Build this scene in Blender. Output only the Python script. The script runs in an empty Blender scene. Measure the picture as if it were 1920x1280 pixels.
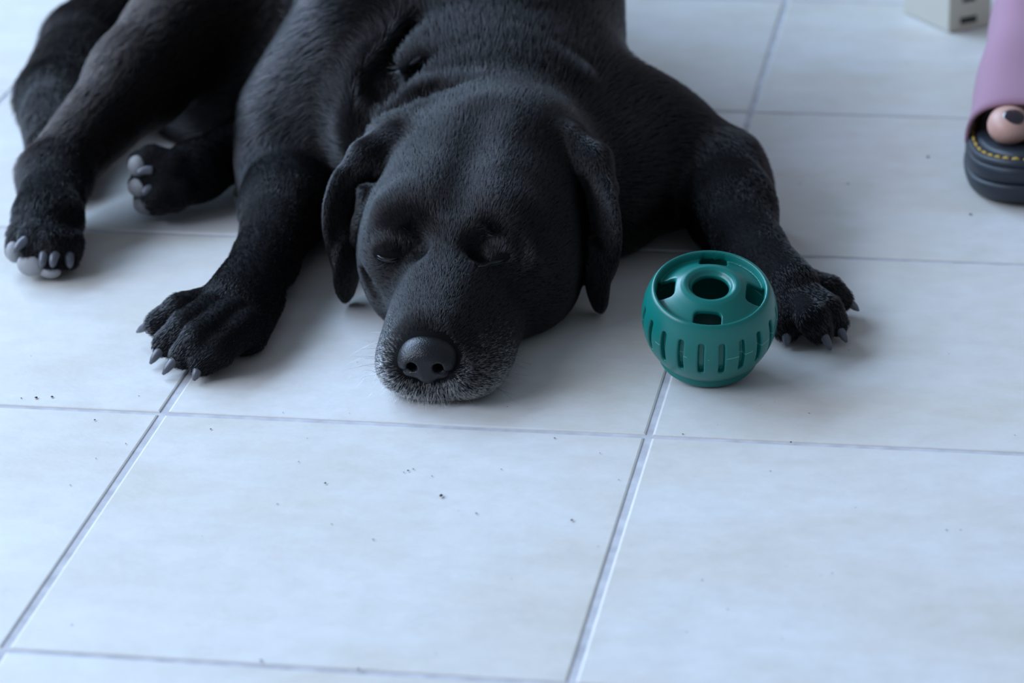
import bpy, bmesh, math, random
import numpy as np
from mathutils import Vector, Matrix

SC = bpy.context.scene
COL = SC.collection
rng = np.random.default_rng(7)
random.seed(7)

# ------------------------------------------------------------------ camera
cam_d = bpy.data.cameras.new('camera')
cam = bpy.data.objects.new('camera', cam_d)
COL.objects.link(cam)
cam.location = (0.57823, -1.78209, 0.83399)
cam.rotation_mode = 'XYZ'
cam.rotation_euler = (1.16871776, 0.0293757, 0.17452408)
cam_d.sensor_width = 36.0
cam_d.lens = 106.229
cam_d.clip_start = 0.05
cam_d.clip_end = 100
cam_d.dof.use_dof = True
cam_d.dof.focus_distance = 2.03
cam_d.dof.aperture_fstop = 6.3
SC.camera = cam

# ------------------------------------------------------------------ world, light, exposure
world = bpy.data.worlds.new('overcast_sky')
SC.world = world
world.use_nodes = True
wn = world.node_tree.nodes
wn['Background'].inputs[0].default_value = (0.70, 0.81, 1.0, 1)
wn['Background'].inputs[1].default_value = 0.31


def area_light(name, loc, target, sx, sy, power, color):
    d = bpy.data.lights.new(name, 'AREA')
    d.shape = 'RECTANGLE'
    d.size, d.size_y = sx, sy
    d.energy = power
    d.color = color
    o = bpy.data.objects.new(name, d)
    COL.objects.link(o)
    o.location = loc
    o.rotation_euler = (Vector(target) - Vector(loc)).to_track_quat('-Z', 'Y').to_euler()
    return o


area_light('veranda_daylight', (-3.6, 2.4, 2.9), (0.2, 0.2, 0.0), 5.0, 2.6, 480, (0.50, 0.71, 1.0))
area_light('garden_daylight', (-3.6, -1.7, 2.6), (0.1, 0.2, 0.0), 3.6, 2.4, 225, (0.68, 0.79, 1.0))

vs = SC.view_settings
vs.view_transform = 'Standard'
vs.look = 'None'
vs.exposure = -0.08
vs.gamma = 1.0
vs.use_curve_mapping = False


# ------------------------------------------------------------------ helpers
def tag(o, label=None, category=None, group=None, kind=None):
    if label: o['label'] = label
    if category: o['category'] = category
    if group: o['group'] = group
    if kind: o['kind'] = kind
    return o


def mat(name, base=(0.5, 0.5, 0.5), rough=0.5, spec=0.5, coat=0.0):
    m = bpy.data.materials.new(name)
    m.use_nodes = True
    b = m.node_tree.nodes['Principled BSDF']
    b.inputs['Base Color'].default_value = (*base, 1)
    b.inputs['Roughness'].default_value = rough
    b.inputs['Specular IOR Level'].default_value = spec
    b.inputs['Coat Weight'].default_value = coat
    return m


def nd(m, kind, **inp):
    n = m.node_tree.nodes.new(kind)
    for k, v in inp.items():
        n.inputs[k.replace('_', ' ')].default_value = v
    return n


def lk(m, a, b):
    m.node_tree.links.new(a, b)


def bsdf(m):
    return m.node_tree.nodes['Principled BSDF']


def mesh_obj(name, verts, faces, material, parent=None, smooth=True):
    me = bpy.data.meshes.new(name)
    verts = np.asarray(verts, np.float32)
    if isinstance(faces, np.ndarray):
        n, k = faces.shape
        me.vertices.add(len(verts))
        me.vertices.foreach_set('co', verts.ravel())
        me.loops.add(n * k)
        me.loops.foreach_set('vertex_index', faces.astype(np.int32).ravel())
        me.polygons.add(n)
        me.polygons.foreach_set('loop_start', np.arange(0, n * k, k, dtype=np.int32))
        me.update(calc_edges=True)
        me.validate()
    else:
        me.from_pydata([tuple(v) for v in verts], [], faces)
        me.update()
    if smooth:
        me.polygons.foreach_set('use_smooth', np.ones(len(me.polygons), bool))
    if material:
        me.materials.append(material)
    o = bpy.data.objects.new(name, me)
    COL.objects.link(o)
    if parent:
        o.parent = parent
    return o


# ---- signed distance modelling -----------------------------------
def smin(a, b, k):
    h = np.clip(0.5 + 0.5 * (b - a) / k, 0, 1)
    return b + (a - b) * h - k * h * (1 - h)


def smax(a, b, k):
    return -smin(-a, -b, k)


def rot_xyz(rx, ry, rz):
    cx, sx, cy, sy, cz, sz = math.cos(rx), math.sin(rx), math.cos(ry), math.sin(ry), math.cos(rz), math.sin(rz)
    X = np.array([[1, 0, 0], [0, cx, -sx], [0, sx, cx]])
    Y = np.array([[cy, 0, sy], [0, 1, 0], [-sy, 0, cy]])
    Z = np.array([[cz, -sz, 0], [sz, cz, 0], [0, 0, 1]])
    return Z @ Y @ X


class Prim:
    """a rounded cone or an ellipsoid, joined smoothly (or cut) into its group"""
    def __init__(s, kind, k, op, flow, fur, tint):
        s.kind, s.k, s.op, s.flow, s.fur, s.tint = kind, k, op, flow, fur, tint


class Group:
    def __init__(s, name, k=0.02):
        s.name, s.k, s.prims = name, k, []

    def cone(s, a, b, ra, rb, k=0.015, op='add', flow=None, fur=1.0, tint=0.0):
        p = Prim('cone', k, op, None, fur, tint)
        p.a, p.b, p.ra, p.rb = np.array(a, float), np.array(b, float), ra, rb
        d = p.b - p.a
        p.flow = np.array(flow, float) if flow is not None else d / np.linalg.norm(d)
        s.prims.append(p)

    def chain(s, pts, radii, **kw):
        for i in range(len(pts) - 1):
            s.cone(pts[i], pts[i + 1], radii[i], radii[i + 1], **kw)

    def ell(s, c, r, rot=(0, 0, 0), k=0.015, op='add', flow=(0, 1, 0), fur=1.0, tint=0.0):
        p = Prim('ell', k, op, np.array(flow, float), fur, tint)
        p.c, p.r = np.array(c, float), np.array(r, float)
        p.M = rot_xyz(*[math.radians(x) for x in rot])
        s.prims.append(p)


def pd(p, P):
    if p.kind == 'cone':
        ab = p.b - p.a
        L2 = ab @ ab
        L = math.sqrt(L2)
        q = P - p.a
        t = np.clip(q @ ab / L2, 0, 1)
        # exact-enough rounded cone: shift the parameter by the slope of the radius
        rr = p.ra - p.rb
        d0 = np.sqrt(np.maximum(((q - t[:, None] * ab) ** 2).sum(1), 1e-14))
        if L > abs(rr) * 1.2:
            t = np.clip(q @ ab / L2 - (d0 * rr / L) / math.sqrt(max(L2 - rr * rr, 1e-9)), 0, 1)
            d0 = np.sqrt(np.maximum(((q - t[:, None] * ab) ** 2).sum(1), 1e-14))
        return d0 - (p.ra + (p.rb - p.ra) * t)
    q = (P - p.c) @ p.M
    a = q / p.r
    k0 = np.sqrt((a * a).sum(1)) + 1e-9
    k1 = np.sqrt(((a / p.r) ** 2).sum(1)) + 1e-9
    return k0 * (k0 - 1) / k1


BIG = 9.0


def group_eval(prims, P):
    d = np.full(len(P), BIG)
    for p in prims:
        v = pd(p, P)
        if p.op == 'add':
            d = smin(d, v, p.k) if d[0] < BIG - 1 or d.min() < BIG - 1 else v
        else:
            d = smax(d, -v, p.k)
    return d


def grid_mesh(fn_blocks, lo, hi, h, B=16):
    """surface nets on a dense grid; fn_blocks(centre, half) -> evaluator for that block or a constant"""
    lo = np.array(lo, float)
    nb = np.ceil((np.array(hi) - lo) / (h * B)).astype(int)
    n = nb * B
    D = np.full(n, BIG, np.float32)
    ii = np.arange(B)
    off = np.stack(np.meshgrid(ii, ii, ii, indexing='ij'), -1).reshape(-1, 3) * h
    half = B * h / 2
    for bx in range(nb[0]):
        for by in range(nb[1]):
            for bz in range(nb[2]):
                o = lo + np.array([bx, by, bz]) * B * h
                ev = fn_blocks(o + half, half * 1.7321)
                if isinstance(ev, float):
                    D[bx*B:bx*B+B, by*B:by*B+B, bz*B:bz*B+B] = ev
                else:
                    D[bx*B:bx*B+B, by*B:by*B+B, bz*B:bz*B+B] = ev(off + o).reshape(B, B, B)
    S = D < 0
    c = np.zeros((n[0]-1, n[1]-1, n[2]-1), np.uint8)
    for dx in (0, 1):
        for dy in (0, 1):
            for dz in (0, 1):
                c += S[dx:n[0]-1+dx, dy:n[1]-1+dy, dz:n[2]-1+dz]
    act = (c > 0) & (c < 8)
    idx = np.argwhere(act)
    vid = np.full(act.shape, -1, np.int32)
    vid[act] = np.arange(len(idx))
    corners = {}
    for dx in (0, 1):
        for dy in (0, 1):
            for dz in (0, 1):
                corners[(dx, dy, dz)] = D[idx[:, 0]+dx, idx[:, 1]+dy, idx[:, 2]+dz].astype(float)
    acc = np.zeros((len(idx), 3))
    cnt = np.zeros(len(idx))
    for ax in range(3):
        for u in (0, 1):
            for v in (0, 1):
                a = [0, 0, 0]; b = [0, 0, 0]
                o1, o2 = [x for x in range(3) if x != ax]
                a[o1] = b[o1] = u
                a[o2] = b[o2] = v
                b[ax] = 1
                da, db = corners[tuple(a)], corners[tuple(b)]
                m = (da < 0) != (db < 0)
                t = da[m] / (da[m] - db[m])
                pt = np.tile(np.array(a, float), (m.sum(), 1))
                pt[:, ax] += t
                acc[m] += pt
                cnt[m] += 1
    V = lo + (idx + acc / cnt[:, None]) * h
    quads = []
    for ax in range(3):
        o1, o2 = (ax + 1) % 3, (ax + 2) % 3
        s0 = [slice(0, n[0]), slice(0, n[1]), slice(0, n[2])]
        s1 = list(s0)
        s0[ax] = slice(0, n[ax]-1)
        s1[ax] = slice(1, n[ax])
        e = np.argwhere(S[tuple(s0)] != S[tuple(s1)])
        e = e[(e[:, o1] > 0) & (e[:, o2] > 0) & (e[:, o1] < n[o1]-1) & (e[:, o2] < n[o2]-1)]
        ins = S[e[:, 0], e[:, 1], e[:, 2]]
        def cell(d1, d2):
            q = e.copy(); q[:, o1] -= d1; q[:, o2] -= d2
            return vid[q[:, 0], q[:, 1], q[:, 2]]
        Q = np.stack([cell(1, 1), cell(0, 1), cell(0, 0), cell(1, 0)], 1)
        Q[~ins] = Q[~ins][:, ::-1]
        quads.append(Q)
    return V, np.concatenate(quads)


def simple_mesh(fn, lo, hi, h):
    def blk(c, R):
        v = float(fn(c[None, :])[0])
        if abs(v) > R * 1.6 + 0.004:
            return BIG if v > 0 else -BIG
        return fn
    return grid_mesh(blk, lo, hi, h)


def vert_normals(V, F):
    a, b, c, d = V[F[:, 0]], V[F[:, 1]], V[F[:, 2]], V[F[:, 3]]
    fnr = np.cross(c - a, d - b)
    N = np.zeros_like(V)
    for k in range(4):
        np.add.at(N, F[:, k], fnr)
    return N / (np.linalg.norm(N, axis=1, keepdims=True) + 1e-12)


def tube(pts, radii, seg=10, cap=True):
    """tapered tube along points: verts, faces"""
    pts = [Vector(p) for p in pts]
    V, F = [], []
    up = Vector((0, 0, 1))
    for i, p in enumerate(pts):
        t = (pts[min(i+1, len(pts)-1)] - pts[max(i-1, 0)]).normalized()
        s = t.cross(up)
        if s.length < 1e-3: s = t.cross(Vector((1, 0, 0)))
        s.normalize()
        w = s.cross(t)
        for k in range(seg):
            a = 2*math.pi*k/seg
            V.append(tuple(p + (s*math.cos(a) + w*math.sin(a))*radii[i]))
    for i in range(len(pts)-1):
        for k in range(seg):
            F.append((i*seg+k, i*seg+(k+1) % seg, (i+1)*seg+(k+1) % seg, (i+1)*seg+k))
    if cap:
        F.append(tuple(range(seg))[::-1])
        F.append(tuple(range((len(pts)-1)*seg, len(pts)*seg)))
    return V, F


def hair_object(name, roots, tips, ctrl, radius, tints, material, parent):
    """curves: root, control, tip sampled as 5 points"""
    n = len(roots)
    ts = np.array([0, .3, .55, .8, 1.0])
    P = ((1-ts)**2)[None, :, None]*roots[:, None] + (2*ts*(1-ts))[None, :, None]*ctrl[:, None] + (ts**2)[None, :, None]*tips[:, None]
    hc = bpy.data.hair_curves.new(name)
    hc.add_curves([5]*n)
    hc.attributes['position'].data.foreach_set('vector', P.astype(np.float32).ravel())
    ra = hc.attributes.get('radius') or hc.attributes.new('radius', 'FLOAT', 'POINT')
    prof = np.array([1, .95, .8, .5, .12])
    ra.data.foreach_set('value', (np.asarray(radius)[:, None]*prof[None]).astype(np.float32).ravel())
    ca = hc.attributes.new('tint', 'FLOAT_COLOR', 'CURVE')
    ca.data.foreach_set('color', np.concatenate([tints, np.ones((n, 1))], 1).astype(np.float32).ravel())
    hc.materials.append(material)
    o = bpy.data.objects.new(name, hc)
    COL.objects.link(o)
    o.parent = parent
    return o


# ------------------------------------------------------------------ floor: tiles and grout
T = 0.33
GAP = 0.0046

m_grout = mat('grout', (0.42, 0.43, 0.47), 0.9, 0.2)
n1 = nd(m_grout, 'ShaderNodeTexNoise', Scale=60.0, Detail=6.0)
r1 = nd(m_grout, 'ShaderNodeValToRGB')
r1.color_ramp.elements[0].color = (0.42, 0.42, 0.45, 1); r1.color_ramp.elements[0].position = 0.3
r1.color_ramp.elements[1].color = (0.60, 0.60, 0.63, 1); r1.color_ramp.elements[1].position = 0.7
g1 = m_grout.node_tree.nodes.new('ShaderNodeNewGeometry')
lk(m_grout, g1.outputs['Position'], n1.inputs['Vector'])
lk(m_grout, n1.outputs['Fac'], r1.inputs['Fac'])
lk(m_grout, r1.outputs['Color'], bsdf(m_grout).inputs['Base Color'])

m_tile = mat('ceramic_tile', (0.66, 0.64, 0.60), 0.34, 0.5)
geo = m_tile.node_tree.nodes.new('ShaderNodeNewGeometry')
oi = m_tile.node_tree.nodes.new('ShaderNodeObjectInfo')
sc_ = nd(m_tile, 'ShaderNodeVectorMath'); sc_.operation = 'ADD'
mul = nd(m_tile, 'ShaderNodeMath'); mul.operation = 'MULTIPLY'; mul.inputs[1].default_value = 37.0
lk(m_tile, oi.outputs['Random'], mul.inputs[0])
lk(m_tile, geo.outputs['Position'], sc_.inputs[0])
lk(m_tile, mul.outputs[0], sc_.inputs[1])
mp = nd(m_tile, 'ShaderNodeMapping'); mp.inputs['Scale'].default_value = (1.0, 1.35, 1.0)
lk(m_tile, sc_.outputs[0], mp.inputs['Vector'])
na = nd(m_tile, 'ShaderNodeTexNoise', Scale=7.0, Detail=5.0, Roughness=0.6)
nb_ = nd(m_tile, 'ShaderNodeTexNoise', Scale=42.0, Detail=6.0, Roughness=0.65)
nc = nd(m_tile, 'ShaderNodeTexNoise', Scale=230.0, Detail=2.0)
for q in (na, nb_, nc): lk(m_tile, mp.outputs[0], q.inputs['Vector'])
ra_ = nd(m_tile, 'ShaderNodeValToRGB')
ra_.color_ramp.elements[0].position = 0.36; ra_.color_ramp.elements[0].color = (0.65, 0.625, 0.575, 1)
ra_.color_ramp.elements[1].position = 0.66; ra_.color_ramp.elements[1].color = (0.71, 0.71, 0.71, 1)
lk(m_tile, na.outputs['Fac'], ra_.inputs['Fac'])
rb_ = nd(m_tile, 'ShaderNodeValToRGB')
rb_.color_ramp.elements[0].position = 0.3; rb_.color_ramp.elements[0].color = (0.93, 0.925, 0.91, 1)
rb_.color_ramp.elements[1].position = 0.62; rb_.color_ramp.elements[1].color = (1, 1, 1, 1)
lk(m_tile, nb_.outputs['Fac'], rb_.inputs['Fac'])
mx = nd(m_tile, 'ShaderNodeMix'); mx.data_type = 'RGBA'; mx.blend_type = 'MULTIPLY'
mx.inputs[0].default_value = 1.0
lk(m_tile, ra_.outputs['Color'], mx.inputs[6]); lk(m_tile, rb_.outputs['Color'], mx.inputs[7])
lk(m_tile, mx.outputs[2], bsdf(m_tile).inputs['Base Color'])
rr_ = nd(m_tile, 'ShaderNodeMapRange')
rr_.inputs['To Min'].default_value = 0.36; rr_.inputs['To Max'].default_value = 0.56
lk(m_tile, nb_.outputs['Fac'], rr_.inputs['Value']); lk(m_tile, rr_.outputs[0], bsdf(m_tile).inputs['Roughness'])
bp = nd(m_tile, 'ShaderNodeBump', Strength=0.10, Distance=0.001)
lk(m_tile, nc.outputs['Fac'], bp.inputs['Height']); lk(m_tile, bp.outputs[0], bsdf(m_tile).inputs['Normal'])

fx0, fx1, fy0, fy1 = -5, 7, -7, 8
bm = bmesh.new()
bmesh.ops.create_cube(bm, size=1)
for v in bm.verts:
    v.co = Vector(((fx0 + (v.co.x + .5)*(fx1-fx0))*T, (fy0 + (v.co.y + .5)*(fy1-fy0))*T, -0.0012 - (0.5 - v.co.z)*0.03))
me = bpy.data.meshes.new('floor'); bm.to_mesh(me); bm.free(); me.materials.append(m_grout)
floor = bpy.data.objects.new('floor', me); COL.objects.link(floor)
tag(floor, 'floor of square cream ceramic tiles with grey grout joints', None, kind='structure')


def tile_mesh():
    s = T/2 - GAP/2
    b = 0.0016
    V, F = [], []
    rings = [(s, -0.008), (s, -0.0011), (s - b*.3, -0.0004), (s - b, 0.0)]
    for r, z in rings:
        V += [(-r, -r, z), (r, -r, z), (r, r, z), (-r, r, z)]
    for i in range(3):
        for k in range(4):
            F.append((i*4+k, i*4+(k+1) % 4, i*4+4+(k+1) % 4, i*4+4+k))
    F.append((12, 13, 14, 15)); F.append((3, 2, 1, 0))
    me = bpy.data.meshes.new('tile'); me.from_pydata(V, [], F); me.update(); me.materials.append(m_tile)
    return me


tm = tile_mesh()
for i in range(fx0, fx1):
    for j in range(fy0, fy1):
        o = bpy.data.objects.new('tile', tm)
        COL.objects.link(o)
        dx, dy = random.uniform(-.0006, .0006), random.uniform(-.0006, .0006)
        o.location = ((i+.5)*T + dx, (j+.5)*T + dy, random.uniform(-0.0003, 0.0))
        o.rotation_euler = (0, 0, random.uniform(-.0012, .0012))
        o.parent = floor

# ------------------------------------------------------------------ dog: body surface
X0 = 0.178
YN = 0.022


def h(x, y, z):
    return (X0 + x, YN + y, z)


NOSE = np.array(h(0, 0.0, 0.035))

# trunk, neck, shoulders
G_T = Group('trunk')
bk = (-.45, .9, 0)
G_T.cone((.108, .535, .145), (.03, .72, .155), .129, .145, k=.05, flow=bk)
G_T.cone((.03, .72, .155), (-.08, .90, .125), .145, .115, k=.05, flow=bk)
G_T.ell((.138, .42, .085), (.118, .155, .092), k=.05, flow=(-.2, 1, 0))
G_T.ell((.215, .375, .050), (.098, .122, .070), k=.03, flow=(.2, 1, -.4))
G_T.ell((.005, .60, .045), (.110, .125, .095), k=.05, flow=bk)
G_T.ell((-.072, .615, .032), (.115, .118, .080), k=.05, flow=bk)
G_T.cone((.178, .262, .066), (.160, .43, .090), .068, .084, k=.03, flow=(-.1, 1, .2))
# shoulders
G_T.cone((.172, .42, .090), (.272, .40, .055), .050, .046, k=.035, flow=(.5, .3, -.6), fur=1.2)
G_T.cone((.06, .42, .13), (.01, .395, .075), .066, .052, k=.03, flow=(-.5, .3, -.6), fur=1.3)
# loose skin rolls on the neck
G_T.chain([(.088, .262, .085), (.104, .270, .107), (.130, .286, .121), (.168, .297, .125), (.212, .292, .118)], [.012, .018, .020, .019, .010], k=.008, flow=(-.1, 1, .2))
G_T.chain([(.080, .305, .088), (.102, .318, .114), (.134, .342, .130), (.178, .353, .139), (.23, .345, .128)], [.012, .019, .022, .021, .010], k=.009, flow=(-.1, 1, .2))
G_T.chain([(.060, .345, .105), (.090, .370, .135), (.130, .395, .152), (.180, .405, .158)], [.015, .02, .022, .018], k=.014, flow=(-.1, 1, .2))

# creases between the rolls, behind the skull, beside the neck and behind the left shoulder
G_T.chain([(.086, .296, .118), (.100, .300, .134), (.123, .316, .139), (.150, .323, .149)], [.004, .006, .006, .002], k=.013, op='sub')
G_T.chain([(.078, .262, .105), (.087, .262, .115), (.110, .268, .131), (.135, .273, .138), (.168, .276, .141), (.21, .278, .140)], [.004, .006, .007, .007, .006, .004], k=.010, op='sub')
G_T.chain([(.070, .262, .060), (.076, .285, .098), (.086, .325, .128), (.105, .365, .152)], [.014, .013, .012, .010], k=.018, op='sub')
G_T.chain([(-.070, .452, .018), (-.047, .452, .033), (-.023, .458, .047), (.001, .466, .068), (.018, .470, .104), (.030, .475, .140)], [.012, .013, .014, .015, .014, .012], k=.018, op='sub')

# head
G_H = Group('head', .028)
fl = 'nose'
G_H.ell(h(0, .187, .063), (.079, .088, .066), k=.02, flow=(0, 1, 0))
G_H.ell(h(.006, .235, .082), (.072, .060, .056), k=.03)
G_H.ell(h(.022, .238, .112), (.030, .030, .030), k=.03)
G_H.cone(h(0, .040, .034), h(0, .120, .047), .0295, .040, k=.02)
G_H.cone(h(0, .035, .0405), h(0, .110, .0535), .0125, .0170, k=.018)
for s in (-1, 1):
    G_H.ell(h(.0205*s + .003*(s > 0), .044, .0205), (.0225 + .0035*(s > 0), .040 + .004*(s > 0), .0220), k=.012)
    G_H.ell(h(.029*s, .088, .023), (.0155 + .003*(s > 0), .040, .022), (0, 0, -6*s), k=.018)
    G_H.ell(h(.047*s, .162, .044), (.031, .048, .042), k=.022)
    G_H.ell(h(.0335*s - .004, .136, .091), (.024, .022, .018), (0, 12*s, 0), k=.014)
    G_H.ell(h(.052*s, .132, .066), (.012, .024, .012), k=.015)
G_H.ell(h(.002, .168, .022), (.067, .068, .030), k=.016)
G_H.ell(h(0, .026, .010), (.022, .018, .012), k=.01)
# furrow on the forehead and the stop between the eyes
G_H.cone(h(0, .118, .113), h(.002, .20, .146), .006, .010, k=.022, op='sub')
G_H.ell(h(-.026, .102, .079), (.008, .010, .008), k=.014, op='sub')
G_H.ell(h(.019, .102, .079), (.008, .010, .008), k=.014, op='sub')
# folds running from the cheeks to the corners of the lips
for s in (-1,):
    G_H.chain([h(.066*s, .132, .050), h(.060*s, .112, .034), h(.053*s, .096, .014)], [.001, .002, .002], k=.010, op='sub')
# closed eyelids
for ex in (-.0455, .0325):
    G_H.ell(h(ex, .1125, .0705), (.0125, .011, .0095), k=.006)
# split between the lips under the nose
G_H.cone(h(0, .004, .024), h(.001, .002, .004), .0022, .003, k=.006, op='sub')

# ears
EAR_L = [(.118, .243, .112), (.094, .228, .104), (.0815, .212, .090)]
G_H.chain(EAR_L, [.013, .010, .0075], k=.012, flow=(-.3, -.1, -1), fur=.6)
G_H.ell((.0815, .212, .064), (.0062, .034, .036), (0, -4, -14), k=.008, flow=(0, -.1, -1), fur=.6)
G_H.ell((.0835, .198, .032), (.0058, .020, .030), (14, 5, -10), k=.008, flow=(0, -.1, -1), fur=.6)
G_H.chain([(.100, .200, .088), (.0990, .188, .068), (.0955, .186, .058)], [.006, .0052, .004], k=.007, flow=(0, -.1, -1), fur=.6)
EAR_R = [(.242, .243, .118), (.262, .228, .108), (.2735, .212, .092)]
G_H.chain(EAR_R, [.013, .010, .0075], k=.012, flow=(.3, -.1, -1), fur=.6)
G_H.ell((.2690, .210, .064), (.0062, .034, .038), (0, 3, 30), k=.008, flow=(0, -.1, -1), fur=.6)
G_H.ell((.2670, .196, .032), (.0058, .018, .031), (14, -5, 30), k=.008, flow=(0, -.1, -1), fur=.6)

# forelegs
G_L = Group('foreleg_left', .025)
G_L.cone((.03, .40, .085), (-.002, .372, .043), .046, .036, k=.02, flow=(-.4, .2, -.7), fur=.7)
G_L.cone((-.002, .370, .040), (.013, .300, .037), .036, .032, k=.015, fur=.6)
G_L.cone((.013, .300, .037), (.019, .212, .028), .032, .0215, k=.015, fur=.55, tint=.25)
G_L.ell((-.027, .362, .022), (.014, .020, .016), k=.010, flow=(-.5, .4, 0), fur=1.0)
G_L.ell((-.004, .262, .014), (.008, .010, .010), k=.006, flow=(-.9, .2, 0), fur=.9)
G_L.cone((.019, .212, .027), (.016, .140, .024), .0225, .024, k=.012, fur=.5)
G_L.cone((.024, .16, .019), (.029, .105, .016), .020, .018, k=.012, fur=.5)
LT = [[(.002, .140, .024), (-.018, .117, .026), (-.0345, .113, .0165)],
      [(.008, .125, .027), (-.006, .088, .026), (-.0215, .086, .013)],
      [(.020, .110, .027), (.008, .070, .025), (-.004, .068, .0125)],
      [(.032, .100, .022), (.022, .066, .019), (.012, .060, .0115)]]
for tpts in LT:
    G_L.chain(tpts, [.0125, .0118, .0098], k=.0035, fur=.35)

G_R = Group('foreleg_right', .025)
G_R.cone((.268, .41, .058), (.328, .385, .042), .045, .037, k=.02, flow=(.4, .2, -.7))
G_R.cone((.335, .380, .043), (.349, .325, .037), .034, .031, k=.015, fur=.6)
G_R.cone((.349, .325, .037), (.372, .262, .029), .031, .0225, k=.015, fur=.55)
G_R.ell((.358, .385, .028), (.014, .018, .020), k=.012, flow=(.5, .4, 0), fur=1.0)
G_R.cone((.372, .262, .028), (.402, .200, .024), .0225, .024, k=.012, fur=.5)
G_R.cone((.394, .20, .018), (.405, .178, .016), .019, .018, k=.012, fur=.5)
RT = [[(.408, .222, .023), (.430, .212, .020), (.4385, .216, .013)],
      [(.412, .195, .026), (.432, .172, .022), (.4385, .173, .0125)],
      [(.408, .185, .025), (.424, .157, .022), (.4290, .159, .0125)],
      [(.402, .185, .020), (.405, .166, .016), (.4055, .163, .011)]]
for tpts in RT:
    G_R.chain(tpts, [.0122, .0115, .0096], k=.0035, fur=.35)

# upper hind leg: thigh, shank, hock, foot
G_1 = Group('hindleg_upper', .03)
G_1.cone((-.06, .80, .16), (-.085, .60, .145), .105, .085, k=.04, flow=(0, -1, -.2), tint=.2)
G_1.cone((-.092, .59, .135), (-.145, .455, .083), .064, .036, k=.03, tint=.28)
G_1.cone((-.145, .455, .083), (-.182, .335, .043), .036, .0225, k=.02, tint=.25)
G_1.cone((-.150, .47, .090), (-.196, .343, .043), .017, .011, k=.012, tint=.22)
G_1.cone((-.180, .335, .040), (-.166, .270, .033), .026, .0235, k=.015)
G_1.cone((-.166, .270, .029), (-.161, .248, .025), .0235, .0195, k=.012)
H1 = [[(-.170, .262, .026), (-.178, .248, .026), (-.181, .242, .018)],
      [(-.164, .258, .030), (-.165, .236, .028), (-.166, .229, .017)],
      [(-.156, .258, .030), (-.152, .233, .027), (-.151, .228, .015)],
      [(-.152, .262, .026), (-.143, .243, .023), (-.142, .239, .014)]]
for tpts in H1:
    G_1.chain(tpts, [.0130, .0122, .0102], k=.0035, fur=.35)

# lower hind leg: only its foot shows, lying on its side
G_2 = Group('hindleg_lower', .02)
G_2.cone((.0, .60, .045), (-.045, .47, .035), .042, .026, k=.02, fur=.6)
G_2.cone((-.045, .47, .035), (-.080, .385, .032), .024, .022, k=.015, fur=.5)
G_2.cone((-.080, .385, .032), (-.100, .364, .029), .022, .022, k=.012, fur=.4)
H2 = [[(-.092, .365, .042), (-.110, .366, .046), (-.119, .365, .044)],
      [(-.094, .356, .032), (-.110, .356, .031), (-.118, .358, .029)],
      [(-.092, .358, .020), (-.108, .360, .016), (-.116, .362, .0145)],
      [(-.085, .352, .026), (-.098, .345, .024), (-.104, .345, .022)]]
for tpts in H2:
    G_2.chain(tpts, [.0125, .0120, .0105], k=.0035, fur=.3)

# tail
G_X = Group('tail', .02)
G_X.chain([(-.13, .93, .11), (-.215, .80, .060), (-.243, .64, .046), (-.238, .53, .038), (-.212, .44, .026), (-.198, .395, .016)],
          [.055, .050, .044, .036, .024, .012], k=.006, fur=1.5, tint=.12)

GROUPS = [G_H, G_L, G_R, G_1, G_2, G_X]


DOG_LO, DOG_HI, DOG_H, DOG_B = np.array((-.345, -.012, -.006)), np.array((.48, 1.05, .325)), 0.0024, 16
_nb = np.ceil((DOG_HI - DOG_LO) / (DOG_H * DOG_B)).astype(int)
_cc = DOG_LO + (np.stack(np.meshgrid(*[np.arange(k) for k in _nb], indexing='ij'), -1).reshape(-1, 3) + .5) * DOG_H * DOG_B
_pd = [np.stack([pd(p, _cc) for p in g.prims], 1) for g in [G_T] + GROUPS]


def dog_block(c, R):
    i = np.floor((c - DOG_LO) / (DOG_H * DOG_B)).astype(int)
    row = (i[0]*_nb[1] + i[1])*_nb[2] + i[2]
    near = [d[row] for d in _pd]
    dmin = min(min(d for d, p in zip(ds, g.prims) if p.op == 'add') for ds, g in zip(near, [G_T] + GROUPS))
    if max(dmin, -c[2]) > R + 0.03:
        return BIG
    if dmin < -(R + 0.03) and c[2] > R + .01:
        return -BIG
    cut = max(dmin, 0) + 2*R + 0.05
    sel = [[p for d, p in zip(ds, g.prims) if d < cut] for ds, g in zip(near, [G_T] + GROUPS)]

    def ev(Q):
        has_t = any(p.op == 'add' for p in sel[0])
        t = group_eval(sel[0], Q) if has_t else None
        out = t if has_t else np.full(len(Q), BIG)
        for g, pr in zip(GROUPS, sel[1:]):
            if not any(p.op == 'add' for p in pr):
                continue
            v = group_eval(pr, Q)
            if has_t:
                v = smin(t, v, g.k)
            out = np.minimum(out, v)
        return smax(out, 0.0008 - Q[:, 2], 0.003)
    return ev


DV, DF = grid_mesh(dog_block, DOG_LO, DOG_HI, DOG_H, DOG_B)
DN = vert_normals(DV, DF)


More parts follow.
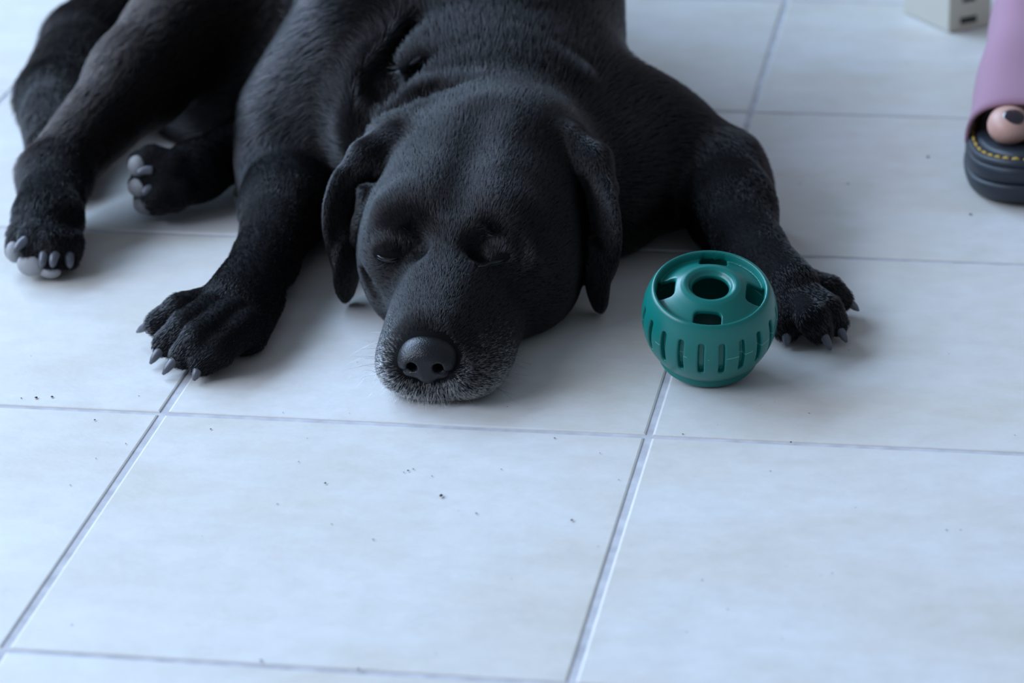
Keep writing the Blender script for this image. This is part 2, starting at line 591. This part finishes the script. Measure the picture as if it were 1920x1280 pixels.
def dog_fields(P):
    """hair direction, hair length factor, brown tint, distance-weighted over the shapes"""
    w_sum = np.zeros(len(P)); flow = np.zeros((len(P), 3)); fur = np.zeros(len(P)); tint = np.zeros(len(P))
    headw = np.zeros(len(P))
    for g in [G_T] + GROUPS:
        for p in g.prims:
            if p.op != 'add': continue
            d = pd(p, P)
            w = np.exp(-np.clip(d, -.004, 1) / 0.006)
            f = p.flow / np.linalg.norm(p.flow)
            if g is G_H and p.fur == 1.0:
                q = P - NOSE
                q = q / (np.linalg.norm(q, axis=1, keepdims=True) + 1e-9)
                q[:, 1] += .25
                flow += w[:, None] * q
            else:
                flow += w[:, None] * f
            if g is G_H: headw += w
            fur += w * p.fur; tint += w * p.tint; w_sum += w
    return flow, fur / w_sum, tint / w_sum, headw / w_sum


flowV, furV, tintV, headV = dog_fields(DV)

m_skin = mat('black_coat', (0.004, 0.004, 0.005), 0.8, 0.1)
dog = mesh_obj('dog', DV, DF, m_skin)
tag(dog, 'black dog with a greying muzzle lying asleep on the tiled floor', 'dog')

# ---- coat
m_fur = bpy.data.materials.new('black_fur')
m_fur.use_nodes = True
nt = m_fur.node_tree
nt.nodes.clear()
out = nt.nodes.new('ShaderNodeOutputMaterial')
hb = nt.nodes.new('ShaderNodeBsdfHairPrincipled')
hb.parametrization = 'COLOR'
hb.inputs['Roughness'].default_value = 0.21
hb.inputs['Radial Roughness'].default_value = 0.5
hb.inputs['Coat'].default_value = 0.0
hb.inputs['IOR'].default_value = 1.41
at = nt.nodes.new('ShaderNodeAttribute')
at.attribute_name = 'tint'
nt.links.new(at.outputs['Color'], hb.inputs['Color'])
nt.links.new(hb.outputs[0], out.inputs['Surface'])


def sample_surface(V, F, n, weight):
    A = V[F[:, 0]]; B_ = V[F[:, 1]]; C_ = V[F[:, 2]]; D_ = V[F[:, 3]]
    ar = .5*np.linalg.norm(np.cross(C_-A, D_-B_), axis=1) * weight
    cs = np.cumsum(ar); cs /= cs[-1]
    f = np.searchsorted(cs, rng.random(n))
    u, v = rng.random(n), rng.random(n)
    w = np.stack([(1-u)*(1-v), u*(1-v), u*v, (1-u)*v], 1)
    return f, w


def interp(arr, F, f, w):
    return (arr[F[f]] * (w[..., None] if arr.ndim == 2 else w)).sum(1)


def grow(n, weight, lay, length, jitter):
    f, w = sample_surface(DV, DF, n, weight)
    P = interp(DV, DF, f, w)
    N = interp(DN, DF, f, w); N /= np.linalg.norm(N, axis=1, keepdims=True) + 1e-9
    Fl = interp(flowV, DF, f, w)
    Fl += rng.normal(0, jitter, Fl.shape) * np.linalg.norm(Fl, axis=1, keepdims=True)
    Fl -= (Fl*N).sum(1, keepdims=True)*N
    Fl /= np.linalg.norm(Fl, axis=1, keepdims=True) + 1e-9
    fu = interp(furV, DF, f, w); ti = interp(tintV, DF, f, w); hd = interp(headV, DF, f, w)
    L = length(P, fu, hd) * rng.uniform(.7, 1.25, n)
    roots = P - N*0.0006
    ctrl = P + (Fl*.45 + N*(lay*.9))*L[:, None]
    tips = P + (Fl*.97 + N*lay)*L[:, None]
    ctrl[:, 2] = np.maximum(ctrl[:, 2], .0012); tips[:, 2] = np.maximum(tips[:, 2], .0008)
    return P, N, roots, ctrl, tips, ti, hd


fc = DV[DF].mean(1)
wgt = np.where(fc[:, 2] < .004, .15, 1.0) * np.where(fc[:, 1] > .8, .25, 1.0) * (1 + 2.6*headV[DF[:, 0]])
# keep the coat off the nose leather
nd_ = np.sqrt((((fc - np.array(h(-.001, .008, .036)))/np.array([.022, .018, .017]))**2).sum(1))
wgt = wgt*np.where(nd_ < 1, 0.0, 1.0)


def surface_y(x, z):
    d = (DV[:, 0]-x)**2 + (DV[:, 2]-z)**2
    k = (d < .0022**2) & (DV[:, 1] < .19)
    return DV[k, 1].min() if k.any() else .12


EYE_LINES = []
for ex, ez in ((-.0465, .0695), (.0290, .0720)):
    ln = []
    for i in range(6):
        t = i/5 - .5
        x, z = X0 + ex + t*.0150, ez - .0014*(1 - (2*t)**2) - t*.001
        ln.append((x, surface_y(x, z) - .0003, z))
    EYE_LINES.append(ln)
for ln in EYE_LINES:
    for q in ln:
        wgt = wgt*np.where(((fc - np.array(q))**2).sum(1) < .0034**2, 0.0, 1.0)
NF = 560000
P, N, ro, ct, ti_, tn, hd = grow(NF, wgt, .20, lambda P, fu, hd: (.0105*fu)*(1-hd) + hd*(.0035 + .003*np.clip((P[:, 1]-.06)/.2, 0, 1))*np.minimum(fu, 1.0), .10)
black = np.array([.003, .003, .0035])
brown = np.array([.085, .050, .036])
tz = np.clip(tn*1.0 + rng.normal(0, .12, NF), 0, 1)[:, None]
cols = black*(1-tz*.45) + brown*tz*.45
ly = P[:, 1] - YN
lx = P[:, 0] - X0
grey = np.clip((.045 - P[:, 2])/.035, 0, 1)*np.clip((.075 - ly)/.06, 0, 1)*hd
isg = rng.random(NF) < np.clip(grey*.95, 0, .8)
cols[isg] = rng.uniform(.22, .55, (isg.sum(), 1))*np.array([1, .97, .93])
fur = hair_object('fur', ro, ti_, ct, np.full(NF, .00015), cols, m_fur, dog)
tag(fur, 'short dense black coat with grey hairs on the muzzle', kind='stuff')

# ---- nose leather
m_nose = mat('nose_leather', (0.006, 0.006, 0.008), 0.40, 0.38)
vn = nd(m_nose, 'ShaderNodeTexVoronoi', Scale=900.0)
tcn = nd(m_nose, 'ShaderNodeTexCoord')
lk(m_nose, tcn.outputs['Object'], vn.inputs['Vector'])
bn = nd(m_nose, 'ShaderNodeBump', Strength=0.5, Distance=0.0004)
lk(m_nose, vn.outputs['Distance'], bn.inputs['Height']); lk(m_nose, bn.outputs[0], bsdf(m_nose).inputs['Normal'])
G_N = Group('nose')
NC = np.array(h(-.001, .012, .0345))


def nl(x, y, z):
    return (NC[0]+x, NC[1]+y, NC[2]+z)


G_N.ell(nl(0, .004, .002), (.0185, .017, .0125), k=.006)
for s in (-1, 1):
    G_N.ell(nl(.0105*s, -.001, -.0035), (.0100, .0115, .0098), k=.006)
G_N.ell(nl(0, -.003, -.008), (.0075, .009, .009), k=.005)
for s in (-1, 1):
    G_N.cone(nl(.0088*s, -.0165, -.0045), nl(.0092*s, -.003, -.001), .0040, .0030, k=.002, op='sub')
    G_N.cone(nl(.0100*s, -.0140, -.0065), nl(.0185*s, -.006, -.0075), .0020, .0014, k=.002, op='sub')
G_N.cone(nl(0, -.0155, -.001), nl(0, -.0125, -.018), .0009, .0013, k=.002, op='sub')
NV, NFc = simple_mesh(lambda Q: group_eval(G_N.prims, Q), NC - .026, NC + .026, .0007)
nose = mesh_obj('nose', NV, NFc, m_nose, dog)
tag(nose, 'moist black nose leather')

# ---- closed eyes: a dark slit above the rim of the lower lid
m_eye = mat('eye_slit', (0.003, 0.003, 0.003), 0.25, 0.5)
m_lid = mat('lid_rim', (0.02, 0.022, 0.026), 0.6, 0.3)
for pts in EYE_LINES:
    V, F = tube(pts, [.0004, .0011, .0014, .0013, .0010, .0004], 8)
    mesh_obj('eye', V, F, m_eye, dog)
    V, F = tube([(x, y - .0002, z - .0017) for x, y, z in pts], [.0002, .0005, .0006, .0006, .0005, .0002], 8)
    mesh_obj('eyelid', V, F, m_lid, dog)

# ---- claws and pads
m_claw = mat('claw_horn', (0.10, 0.105, 0.125), 0.32, 0.5)
m_pad = mat('pad_skin', (0.30, 0.30, 0.31), 0.6, 0.4)
vp = nd(m_pad, 'ShaderNodeTexVoronoi', Scale=700.0)
tcp = nd(m_pad, 'ShaderNodeTexCoord'); lk(m_pad, tcp.outputs['Object'], vp.inputs['Vector'])
bpd = nd(m_pad, 'ShaderNodeBump', Strength=0.5, Distance=0.0005)
lk(m_pad, vp.outputs['Distance'], bpd.inputs['Height']); lk(m_pad, bpd.outputs[0], bsdf(m_pad).inputs['Normal'])


def claw(a, b, r=.0040, lift=.003):
    a, b = Vector(a), Vector(b)
    m = (a+b)/2 + Vector((0, 0, lift))
    pts, rad = [], []
    for i in range(9):
        t = i/8
        pts.append((1-t)**2*a + 2*t*(1-t)*m + t*t*b)
        rad.append(r*(1 - .38*t**1.5) * (1 if t < .8 else (.86 if t < .95 else .35)))
    V, F = tube(pts, rad, 12)
    mesh_obj('claw', V, F, m_claw, dog)


def extend(p0, p1, d):
    p0, p1 = Vector(p0), Vector(p1)
    return p1 + (p1-p0).normalized()*d


for (a, b) in [((-.027, .109, .0215), (-.0520, .116, .0080)), ((-.0165, .086, .017), (-.0300, .073, .003)),
               ((-.001, .068, .017), (-.0160, .0560, .003)), ((.013, .059, .013), (.0085, .048, .003)),
               ((.4345, .213, .018), (.4520, .218, .004)), ((.435, .174, .017), (.4475, .162, .003)),
               ((.4270, .159, .017), (.4375, .147, .003)), ((.4055, .160, .012), (.4070, .151, .003)),
               ((-.1680, .227, .0310), (-.1765, .2185, .0235)), ((-.1535, .2225, .0225), (-.1545, .2150, .0140)),
               ((-.1460, .2235, .0220), (-.1465, .2160, .0140)), ((-.1385, .232, .018), (-.136, .2255, .010)),
               ((-.1060, .350, .0435), (-.1180, .3455, .0415)), ((-.1060, .342, .0310), (-.1110, .3365, .0275)),
               ((-.1060, .343, .0210), (-.1110, .3375, .0180))]:
    claw(a, b)


def pad(c, r, rot):
    bm = bmesh.new()
    bmesh.ops.create_uvsphere(bm, u_segments=20, v_segments=14, radius=1)
    M = rot_xyz(*[math.radians(x) for x in rot])
    for v in bm.verts:
        p = np.array([v.co.x*r[0], v.co.y*r[1], v.co.z*r[2]])
        v.co = Vector(M @ p) + Vector(c)
    me = bpy.data.meshes.new('paw_pad'); bm.to_mesh(me); bm.free(); me.materials.append(m_pad)
    for pl in me.polygons: pl.use_smooth = True
    o = bpy.data.objects.new('paw_pad', me); COL.objects.link(o); o.parent = dog
    tag(o, 'pale grey paw pad')


pad((-.1815, .2345, .0180), (.0068, .0068, .0085), (0, 0, -35))
pad((-.1660, .2225, .0130), (.0108, .0062, .0088), (-12, 0, -10))
pad((-.1512, .2230, .0075), (.0085, .0055, .0048), (-20, 0, 0))
pad((-.1200, .3565, .0445), (.0080, .0070, .0088), (0, 0, -25))
pad((-.1180, .3490, .0295), (.0095, .0066, .0078), (0, 0, -22))
pad((-.1160, .3535, .0135), (.0095, .0070, .0075), (0, 0, -22))

# ---- whiskers, chin and brow hairs
wr, wt, wc, wcol, wrad = [], [], [], [], []
for s, n in ((-1, 34), (1, 30)):
    for _ in range(n):
        a = Vector(h(s*random.uniform(.030, .043), random.uniform(.02, .075), random.uniform(.008, .030)))
        L = random.uniform(.012, .032)
        d = Vector((s*random.uniform(.5, 1), random.uniform(-.5, .6), random.uniform(-.5, .15))).normalized()
        b = a + d*L
        b.z = max(b.z, .0008)
        wr.append(a - Vector((s*.006, 0, 0))); wt.append(b); wc.append(a + d*L*.5 + Vector((0, 0, random.uniform(-.002, .006))))
        wcol.append((.03, .03, .035) if random.random() < .6 else (.35, .34, .33)); wrad.append(.00012)
for _ in range(420):
    x = random.gauss(0, .018)
    a = Vector(h(x, .008 + abs(x)*.35 + random.uniform(-.004, .012), random.uniform(.003, .016)))
    L = random.uniform(.005, .011)
    d = Vector((x*8 + random.gauss(0, .3), -.6, -.8 + random.gauss(0, .2))).normalized()
    b = a + d*L
    b.z = max(b.z, .0006)
    wr.append(a); wt.append(b); wc.append((a+b)/2 + Vector((0, -.001, 0)))
    g = random.uniform(.15, .6); wcol.append((g, g*.97, g*.93)); wrad.append(.00011)
for ex in (-.036, .030):
    for _ in range(16):
        a = Vector(h(ex + random.uniform(-.011, .014), .109 + random.uniform(0, .012), .082 + random.uniform(-.003, .008)))
        d = Vector((random.gauss(0, .5), -.6, random.uniform(-.1, .8))).normalized()
        L = random.uniform(.006, .013)
        wr.append(a); wt.append(a + d*L); wc.append(a + d*L*.5)
        g = random.uniform(.2, .7); wcol.append((g, g, g)); wrad.append(.00011)
whisk = hair_object('whiskers', np.array(wr), np.array(wt), np.array(wc), np.array(wrad), np.array(wcol), m_fur, dog)
tag(whisk, 'fine whiskers and white chin and brow hairs', kind='stuff')

# ------------------------------------------------------------------ green treat ball
m_ball = mat('green_rubber', (0.003, 0.150, 0.128), 0.30, 0.45)
RB = .0461
tcb = nd(m_ball, 'ShaderNodeTexCoord')
sx = nd(m_ball, 'ShaderNodeSeparateXYZ'); lk(m_ball, tcb.outputs['Object'], sx.inputs[0])
ab = nd(m_ball, 'ShaderNodeMath'); ab.operation = 'ABSOLUTE'; lk(m_ball, sx.outputs['Z'], ab.inputs[0])
lt = nd(m_ball, 'ShaderNodeMath'); lt.operation = 'LESS_THAN'; lt.inputs[1].default_value = .00028
lk(m_ball, ab.outputs[0], lt.inputs[0])
nz = nd(m_ball, 'ShaderNodeTexNoise', Scale=60.0); lk(m_ball, tcb.outputs['Object'], nz.inputs['Vector'])
gt = nd(m_ball, 'ShaderNodeMath'); gt.operation = 'GREATER_THAN'; gt.inputs[1].default_value = .50
lk(m_ball, nz.outputs['Fac'], gt.inputs[0])
mm = nd(m_ball, 'ShaderNodeMath'); mm.operation = 'MULTIPLY'; lk(m_ball, lt.outputs[0], mm.inputs[0]); lk(m_ball, gt.outputs[0], mm.inputs[1])
m2 = nd(m_ball, 'ShaderNodeMath'); m2.operation = 'MULTIPLY'; m2.inputs[1].default_value = .55; lk(m_ball, mm.outputs[0], m2.inputs[0])
mxb = nd(m_ball, 'ShaderNodeMix'); mxb.data_type = 'RGBA'
mxb.inputs[6].default_value = (0.003, 0.150, 0.128, 1); mxb.inputs[7].default_value = (.25, .5, .45, 1)
lk(m_ball, m2.outputs[0], mxb.inputs[0]); lk(m_ball, mxb.outputs[2], bsdf(m_ball).inputs['Base Color'])


def ball_sdf(Q):
    x, y, z = Q[:, 0], Q[:, 1], Q[:, 2]
    r = np.sqrt(x*x + y*y)
    R3 = np.sqrt(r*r + z*z)
    d = R3 - RB
    ang = np.arctan2(y, x)
    # slots round the waist
    n = 20
    step = 2*math.pi/n
    a0 = (ang + math.radians(90) - math.radians(8.5)) / step
    da = (a0 - np.round(a0))*step*RB
    lat = np.arctan2(z, r)*RB + .001
    q = np.abs(lat) - .0115
    slot = np.sqrt(da**2 + np.maximum(q, 0)**2) - .0020
    cut = np.maximum(slot, RB - .0040 - R3)
    d = smax(d, -cut, .0012)
    # base ring
    ring = np.sqrt((r - .0318)**2 + (z + .0338)**2) - .0028
    d = smin(d, ring, .0012)
    groove = np.sqrt((r - .0356)**2 + (z + .0298)**2) - .0015
    d = smax(d, -groove, .001)
    # top: rim, recessed dome and lip
    ht = np.interp(r, [0, .0135, .0150, .0175, .0205, .0245, .0290, .0325, .0355, .0362, .0372, .0386, .0395, .06],
                      [.0235, .0250, .0270, .0280, .0270, .0245, .0218, .0198, .0188, .0215, .0240, .0246, .0240, .0240])
    d = smax(d, (z - ht)*.8, .0012)
    # hollow inside
    d = np.maximum(d, -np.maximum(R3 - (RB - .0052), (z - (ht - .0042))*.8))
    # centre hole
    hole = np.maximum(r - .0124, -.02 - z)
    d = smax(d, -hole, .0016)
    # four windows
    for k in range(4):
        a = math.radians(-96 + 90*k)
        u = x*math.cos(a) + y*math.sin(a) - .0300
        v = -x*math.sin(a) + y*math.cos(a)
        qx, qy = np.abs(u) - .0060 + .003, np.abs(v) - .0092 + .003
        w = np.sqrt(np.maximum(qx, 0)**2 + np.maximum(qy, 0)**2) + np.minimum(np.maximum(qx, qy), 0) - .003
        w = np.maximum(w, .004 - z)
        d = smax(d, -w, .0012)
    return d


BV, BF = simple_mesh(ball_sdf, (-.05, -.05, -.05), (.05, .05, .034), .0006)
ball = mesh_obj('treat_ball', BV, BF, m_ball)
ball.location = (.359, .099, RB + .0001)
ball.rotation_euler = (math.radians(19), math.radians(1.0), math.radians(9))
tag(ball, 'round green rubber dog treat ball with slotted sides and holes on top', 'dog toy')

# ------------------------------------------------------------------ sandal and foot
m_sole = mat('black_sole', (0.016, 0.022, 0.032), 0.5, 0.4)
m_suede = mat('mauve_suede', (0.37, 0.21, 0.29), 0.9, 0.15)
bsdf(m_suede).inputs['Sheen Weight'].default_value = 0.3
ns = nd(m_suede, 'ShaderNodeTexNoise', Scale=500.0, Detail=3.0)
bs = nd(m_suede, 'ShaderNodeBump', Strength=0.25, Distance=0.0006)
lk(m_suede, ns.outputs['Fac'], bs.inputs['Height']); lk(m_suede, bs.outputs[0], bsdf(m_suede).inputs['Normal'])
m_thread = mat('yellow_thread', (0.50, 0.33, 0.05), 0.7)
m_flesh = mat('skin', (0.56, 0.33, 0.27), 0.45, 0.4)
bsdf(m_flesh).inputs['Subsurface Weight'].default_value = 0.12
bsdf(m_flesh).inputs['Subsurface Radius'].default_value = (.01, .004, .002)
m_nail = mat('dark_nail_polish', (0.02, 0.012, 0.018), 0.12, 0.6, 0.5)

SX, SY = .567, .577      # middle of the sole


def sole_outline(t, grow=0.0):
    """t 0..1 round the sole; long axis along y, toes toward -y"""
    a = 2*math.pi*t
    c, s = math.cos(a), math.sin(a)
    e = 2.6
    x = math.copysign(abs(c)**(2/e), c)
    y = math.copysign(abs(s)**(2/e), s)
    yy = y*(.136 + grow)
    f = y
    wdt = .0485 + .005*math.sin(-f*2.2) - .004*f
    if -0.2 < f < .6: wdt -= .004*math.cos((f-.2)/.4*math.pi/2)
    return (SX + x*(wdt + grow) + .006*f*0, SY + yy)


def sole_layer(name, z0, z1, g0, g1, material, parent, bulge=0.0, n=96):
    V, F = [], []
    rows = 7
    for i in range(rows):
        t = i/(rows-1)
        g = g0 + (g1-g0)*t + bulge*math.sin(math.pi*t)
        e = .0
        if i == 0 or i == rows-1: g -= .0012
        for k in range(n):
            x, y = sole_outline(k/n, g)
            toe = max(0, (SY - y - .085)/.05)
            V.append((x, y, z0 + (z1-z0)*t + .006*toe**2))
    for i in range(rows-1):
        for k in range(n):
            F.append((i*n+k, i*n+(k+1) % n, (i+1)*n+(k+1) % n, (i+1)*n+k))
    F.append(tuple(range(n))[::-1]); F.append(tuple(range((rows-1)*n, rows*n)))
    return mesh_obj(name, V, F, material, parent)


sandal = bpy.data.objects.new('sandal', None); COL.objects.link(sandal)
tag(sandal, 'platform slide sandal with a mauve suede strap and black sole', 'sandal')
sole_layer('outsole', 0.0003, .0145, -.003, .001, m_sole, sandal, .001)
sole_layer('midsole', .0135, .0290, -.0025, -.001, m_sole, sandal, .0015)
sole_layer('welt', .0285, .0350, -.002, -.003, m_sole, sandal, .0012)
sole_layer('footbed', .0345, .0405, -.0085, -.0115, m_sole, sandal, .001)
nst = 46
for k in range(nst):
    t = (k+.5)/nst
    if not (.44 < t < 1.02 or t < .06): continue
    p0 = sole_outline(t-.0078, -.0062); p1 = sole_outline(t+.0078, -.0062)
    zz = []
    for q in (p0, p1):
        toe = max(0, (SY - q[1] - .085)/.05)
        zz.append(.0352 + .006*toe**2)
    V, F = tube([(p0[0], p0[1], zz[0]), ((p0[0]+p1[0])/2, (p0[1]+p1[1])/2, (zz[0]+zz[1])/2 + .0007), (p1[0], p1[1], zz[1])], [.0009, .0013, .0009], 6)
    mesh_obj('stitch', V, F, m_thread, sandal)

# strap: a wide band arching over the foot
V, F = [], []
nu, nv = 40, 26
def strap_pt(u, v, off):
    # u across (0 left .. 1 right), v from the toe edge to the ankle edge
    a = math.pi*u
    yb = .512 + .118*v - .022*math.sin(a)*(1-v)
    top = .0690 + .067*v**0.95
    wid = .0495 - .010*v
    c = math.copysign(abs(math.cos(a))**.62, math.cos(a)); s = math.sin(a)**.72
    z = .030 + (top - .030)*s
    x = SX - (wid + off)*c + .001*v
    yy = yb + .012*v*(1-s)
    return (x + .0012*math.sin(9*v + 4*u), yy, z + off*s + .0008*math.sin(14*v + 3*u)*s)
for side, off in ((0, .0), (1, .0028)):
    for i in range(nv+1):
        for k in range(nu+1):
            V.append(strap_pt(k/nu, i/nv, off))
m_ = (nv+1)*(nu+1)
for i in range(nv):
    for k in range(nu):
        a = i*(nu+1)+k
        F.append((a, a+1, a+nu+2, a+nu+1)); F.append((m_+a, m_+a+nu+1, m_+a+nu+2, m_+a+1))
for k in range(nu):
    F.append((k, m_+k, m_+k+1, k+1)); a = nv*(nu+1)+k; F.append((a, a+1, m_+a+1, m_+a))
for i in range(nv):
    a = i*(nu+1); F.append((a, a+nu+1, m_+a+nu+1, m_+a)); a = i*(nu+1)+nu; F.append((a, m_+a, m_+a+nu+1, a+nu+1))
mesh_obj('strap', V, F, m_suede, sandal)

# foot and lower leg
G_F = Group('foot')
fz = .041
G_F.cone((.572, .69, fz+.030), (.562, .575, fz+.018), .029, .018, k=.02)
G_F.cone((.590, .66, fz+.024), (.592, .555, fz+.016), .022, .017, k=.02)
G_F.cone((.572, .68, fz+.045), (.566, .600, fz+.028), .028, .018, k=.025)
G_F.ell((.572, .690, fz+.022), (.026, .030, .024), k=.02)
G_F.cone((.572, .672, fz+.06), (.574, .70, .30), .034, .042, k=.03)
G_F.cone((.574, .70, .30), (.574, .69, .40), .044, .05, k=.03)
toes = [((.553, .540, fz+.014), (.5500, .500, fz+.0128), (.5490, .485, fz+.0128), .0130, .0128, .0126),
        ((.569, .540, fz+.015), (.5690, .502, fz+.013), (.5690, .486, fz+.0085), .0098, .0088, .0082),
        ((.581, .545, fz+.014), (.5830, .508, fz+.0125), (.5835, .493, fz+.008), .0092, .0082, .0076),
        ((.591, .550, fz+.013), (.5955, .516, fz+.0115), (.5965, .502, fz+.0075), .0088, .0078, .0072),
        ((.600, .557, fz+.012), (.6055, .527, fz+.0105), (.6065, .515, fz+.007), .0084, .0074, .0068)]
for a, b, c, r0, r1_, r2 in toes:
    G_F.chain([a, b, c], [r0, r1_, r2], k=.005)
G_F.ell((.5500, .486, fz+.0138), (.0172, .0205, .0140), k=.006)
FV, FF = simple_mesh(lambda Q: smax(smax(group_eval(G_F.prims, Q), fz - .0002 - Q[:, 2], .002), Q[:, 2] - .385, .004), (.50, .46, .03), (.64, .76, .40), .002)
person = mesh_obj('person', FV, FF, m_flesh)
tag(person, 'bare foot and lower leg of a person standing in the mauve sandal', 'person')
for i, (a, b, c, r0, r1_, r2) in enumerate(toes):
    bm = bmesh.new()
    bmesh.ops.create_uvsphere(bm, u_segments=20, v_segments=12, radius=1)
    k = 1.12 if i == 0 else r2/.0125
    base = Vector((.5525, .4755, fz + .0232)) if i == 0 else Vector((c[0], c[1] - r2*.42, c[2] + r2*.62))
    for v in bm.verts:
        v.co = base + Matrix.Rotation(math.radians(34), 3, 'X') @ Vector((v.co.x*.0080*k, v.co.y*.0072*k, v.co.z*.0034*k))
    me = bpy.data.meshes.new('toenail'); bm.to_mesh(me); bm.free(); me.materials.append(m_nail)
    for pl in me.polygons: pl.use_smooth = True
    o = bpy.data.objects.new('toenail', me); COL.objects.link(o); o.parent = person
    tag(o, 'dark polished toenail')

# ------------------------------------------------------------------ carton in the background
m_box = mat('carton_board', (0.62, 0.58, 0.50), 0.8, 0.2)
m_ink = mat('carton_print', (0.05, 0.05, 0.05), 0.7, 0.2)
carton = bpy.data.objects.new('carton', None); COL.objects.link(carton)
carton.location = (.487, .898, 0)
carton.rotation_euler = (0, 0, math.atan2(.028, .038))
tag(carton, 'small beige carton with dark print standing behind the sandal', 'carton')


def box(name, lo, hi, material, parent, bev=.0008):
    bm = bmesh.new()
    bmesh.ops.create_cube(bm, size=1)
    for v in bm.verts:
        v.co = Vector([lo[i] + (v.co[i]+.5)*(hi[i]-lo[i]) for i in range(3)])
    if bev:
        bmesh.ops.bevel(bm, geom=bm.edges[:], offset=bev, segments=2, affect='EDGES')
    me = bpy.data.meshes.new(name); bm.to_mesh(me); bm.free(); me.materials.append(material)
    o = bpy.data.objects.new(name, me); COL.objects.link(o); o.parent = parent
    return o


box('carton_body', (0, 0, .0003), (.046, .075, .135), m_box, carton)
box('carton_flap', (-.0003, -.0004, .118), (.0463, .0754, .1356), m_box, carton, .0004)
for (x0, x1, z0, z1) in [(.012, .030, .006, .0125), (.014, .028, .0265, .0305), (.010, .034, .060, .075)]:
    box('printed_mark', (x0, -.0003, z0), (x1, .0002, z1), m_ink, carton, 0)

# ------------------------------------------------------------------ crumbs
m_crumb = mat('crumb', (0.09, 0.05, 0.03), 0.8, 0.2)
V, F = [], []
spots = [(0.2122, -0.1051, 0.0016), (0.2388, -0.1264, 0.0008), (0.2994, -0.1291, 0.0011), (0.1837, -0.0707, 0.0009), (0.1867, -0.0680, 0.0007), (0.1815, -0.0733, 0.0006), (0.1519, -0.3257, 0.0010), (0.2091, -0.3287, 0.0010), (-0.0935, 0.0134, 0.0013), (-0.0830, 0.0164, 0.0012), (-0.1038, 0.0123, 0.0007), (-0.0423, -0.0170, 0.0009), (0.4234, -0.0007, 0.0011), (0.1350, -0.0953, 0.0011), (-0.0234, -0.0755, 0.0006), (-0.0105, -0.0509, 0.0006), (0.1102, -0.0653, 0.0006), (0.1826, -0.1692, 0.0007), (0.3514, 0.1462, 0.0005), (0.3520, 0.0046, 0.0006), (0.3201, -0.0687, 0.0006), (0.2007, -0.0767, 0.0006), (0.2430, -0.0616, 0.0005), (0.0395, -0.0225, 0.0007), (0.2695, -0.0112, 0.0007), (0.3024, -0.0306, 0.0006), (0.0309, -0.2976, 0.0006), (0.1115, -0.1274, 0.0005), (0.4247, 0.4895, 0.0008), (0.3868, 0.4860, 0.0007), (0.4536, 0.8063, 0.0008), (0.4845, 0.5585, 0.0012), (0.2902, 0.9107, 0.0008), (0.5235, 0.4292, 0.0012)]
for _ in range(60):
    spots.append((random.uniform(-.25, .62), random.uniform(-.36, .16), random.uniform(.0002, .0005)))
for (x, y, r) in spots:
    b = len(V)
    for dx, dy, dz in ((1, 0, 0), (-1, 0, 0), (0, 1, 0), (0, -1, 0), (0, 0, 1), (0, 0, -1)):
        V.append((x + dx*r*random.uniform(.6, 1.5), y + dy*r*random.uniform(.6, 1.5), max(r*.6 + dz*r*.6, .00005)))
    for q in ((0, 2, 4), (2, 1, 4), (1, 3, 4), (3, 0, 4), (2, 0, 5), (1, 2, 5), (3, 1, 5), (0, 3, 5)):
        F.append(tuple(b + k for k in q))
crumbs = mesh_obj('crumbs', V, F, m_crumb, None, False)
tag(crumbs, 'tiny brown crumbs scattered over the floor tiles', 'crumbs', kind='stuff')
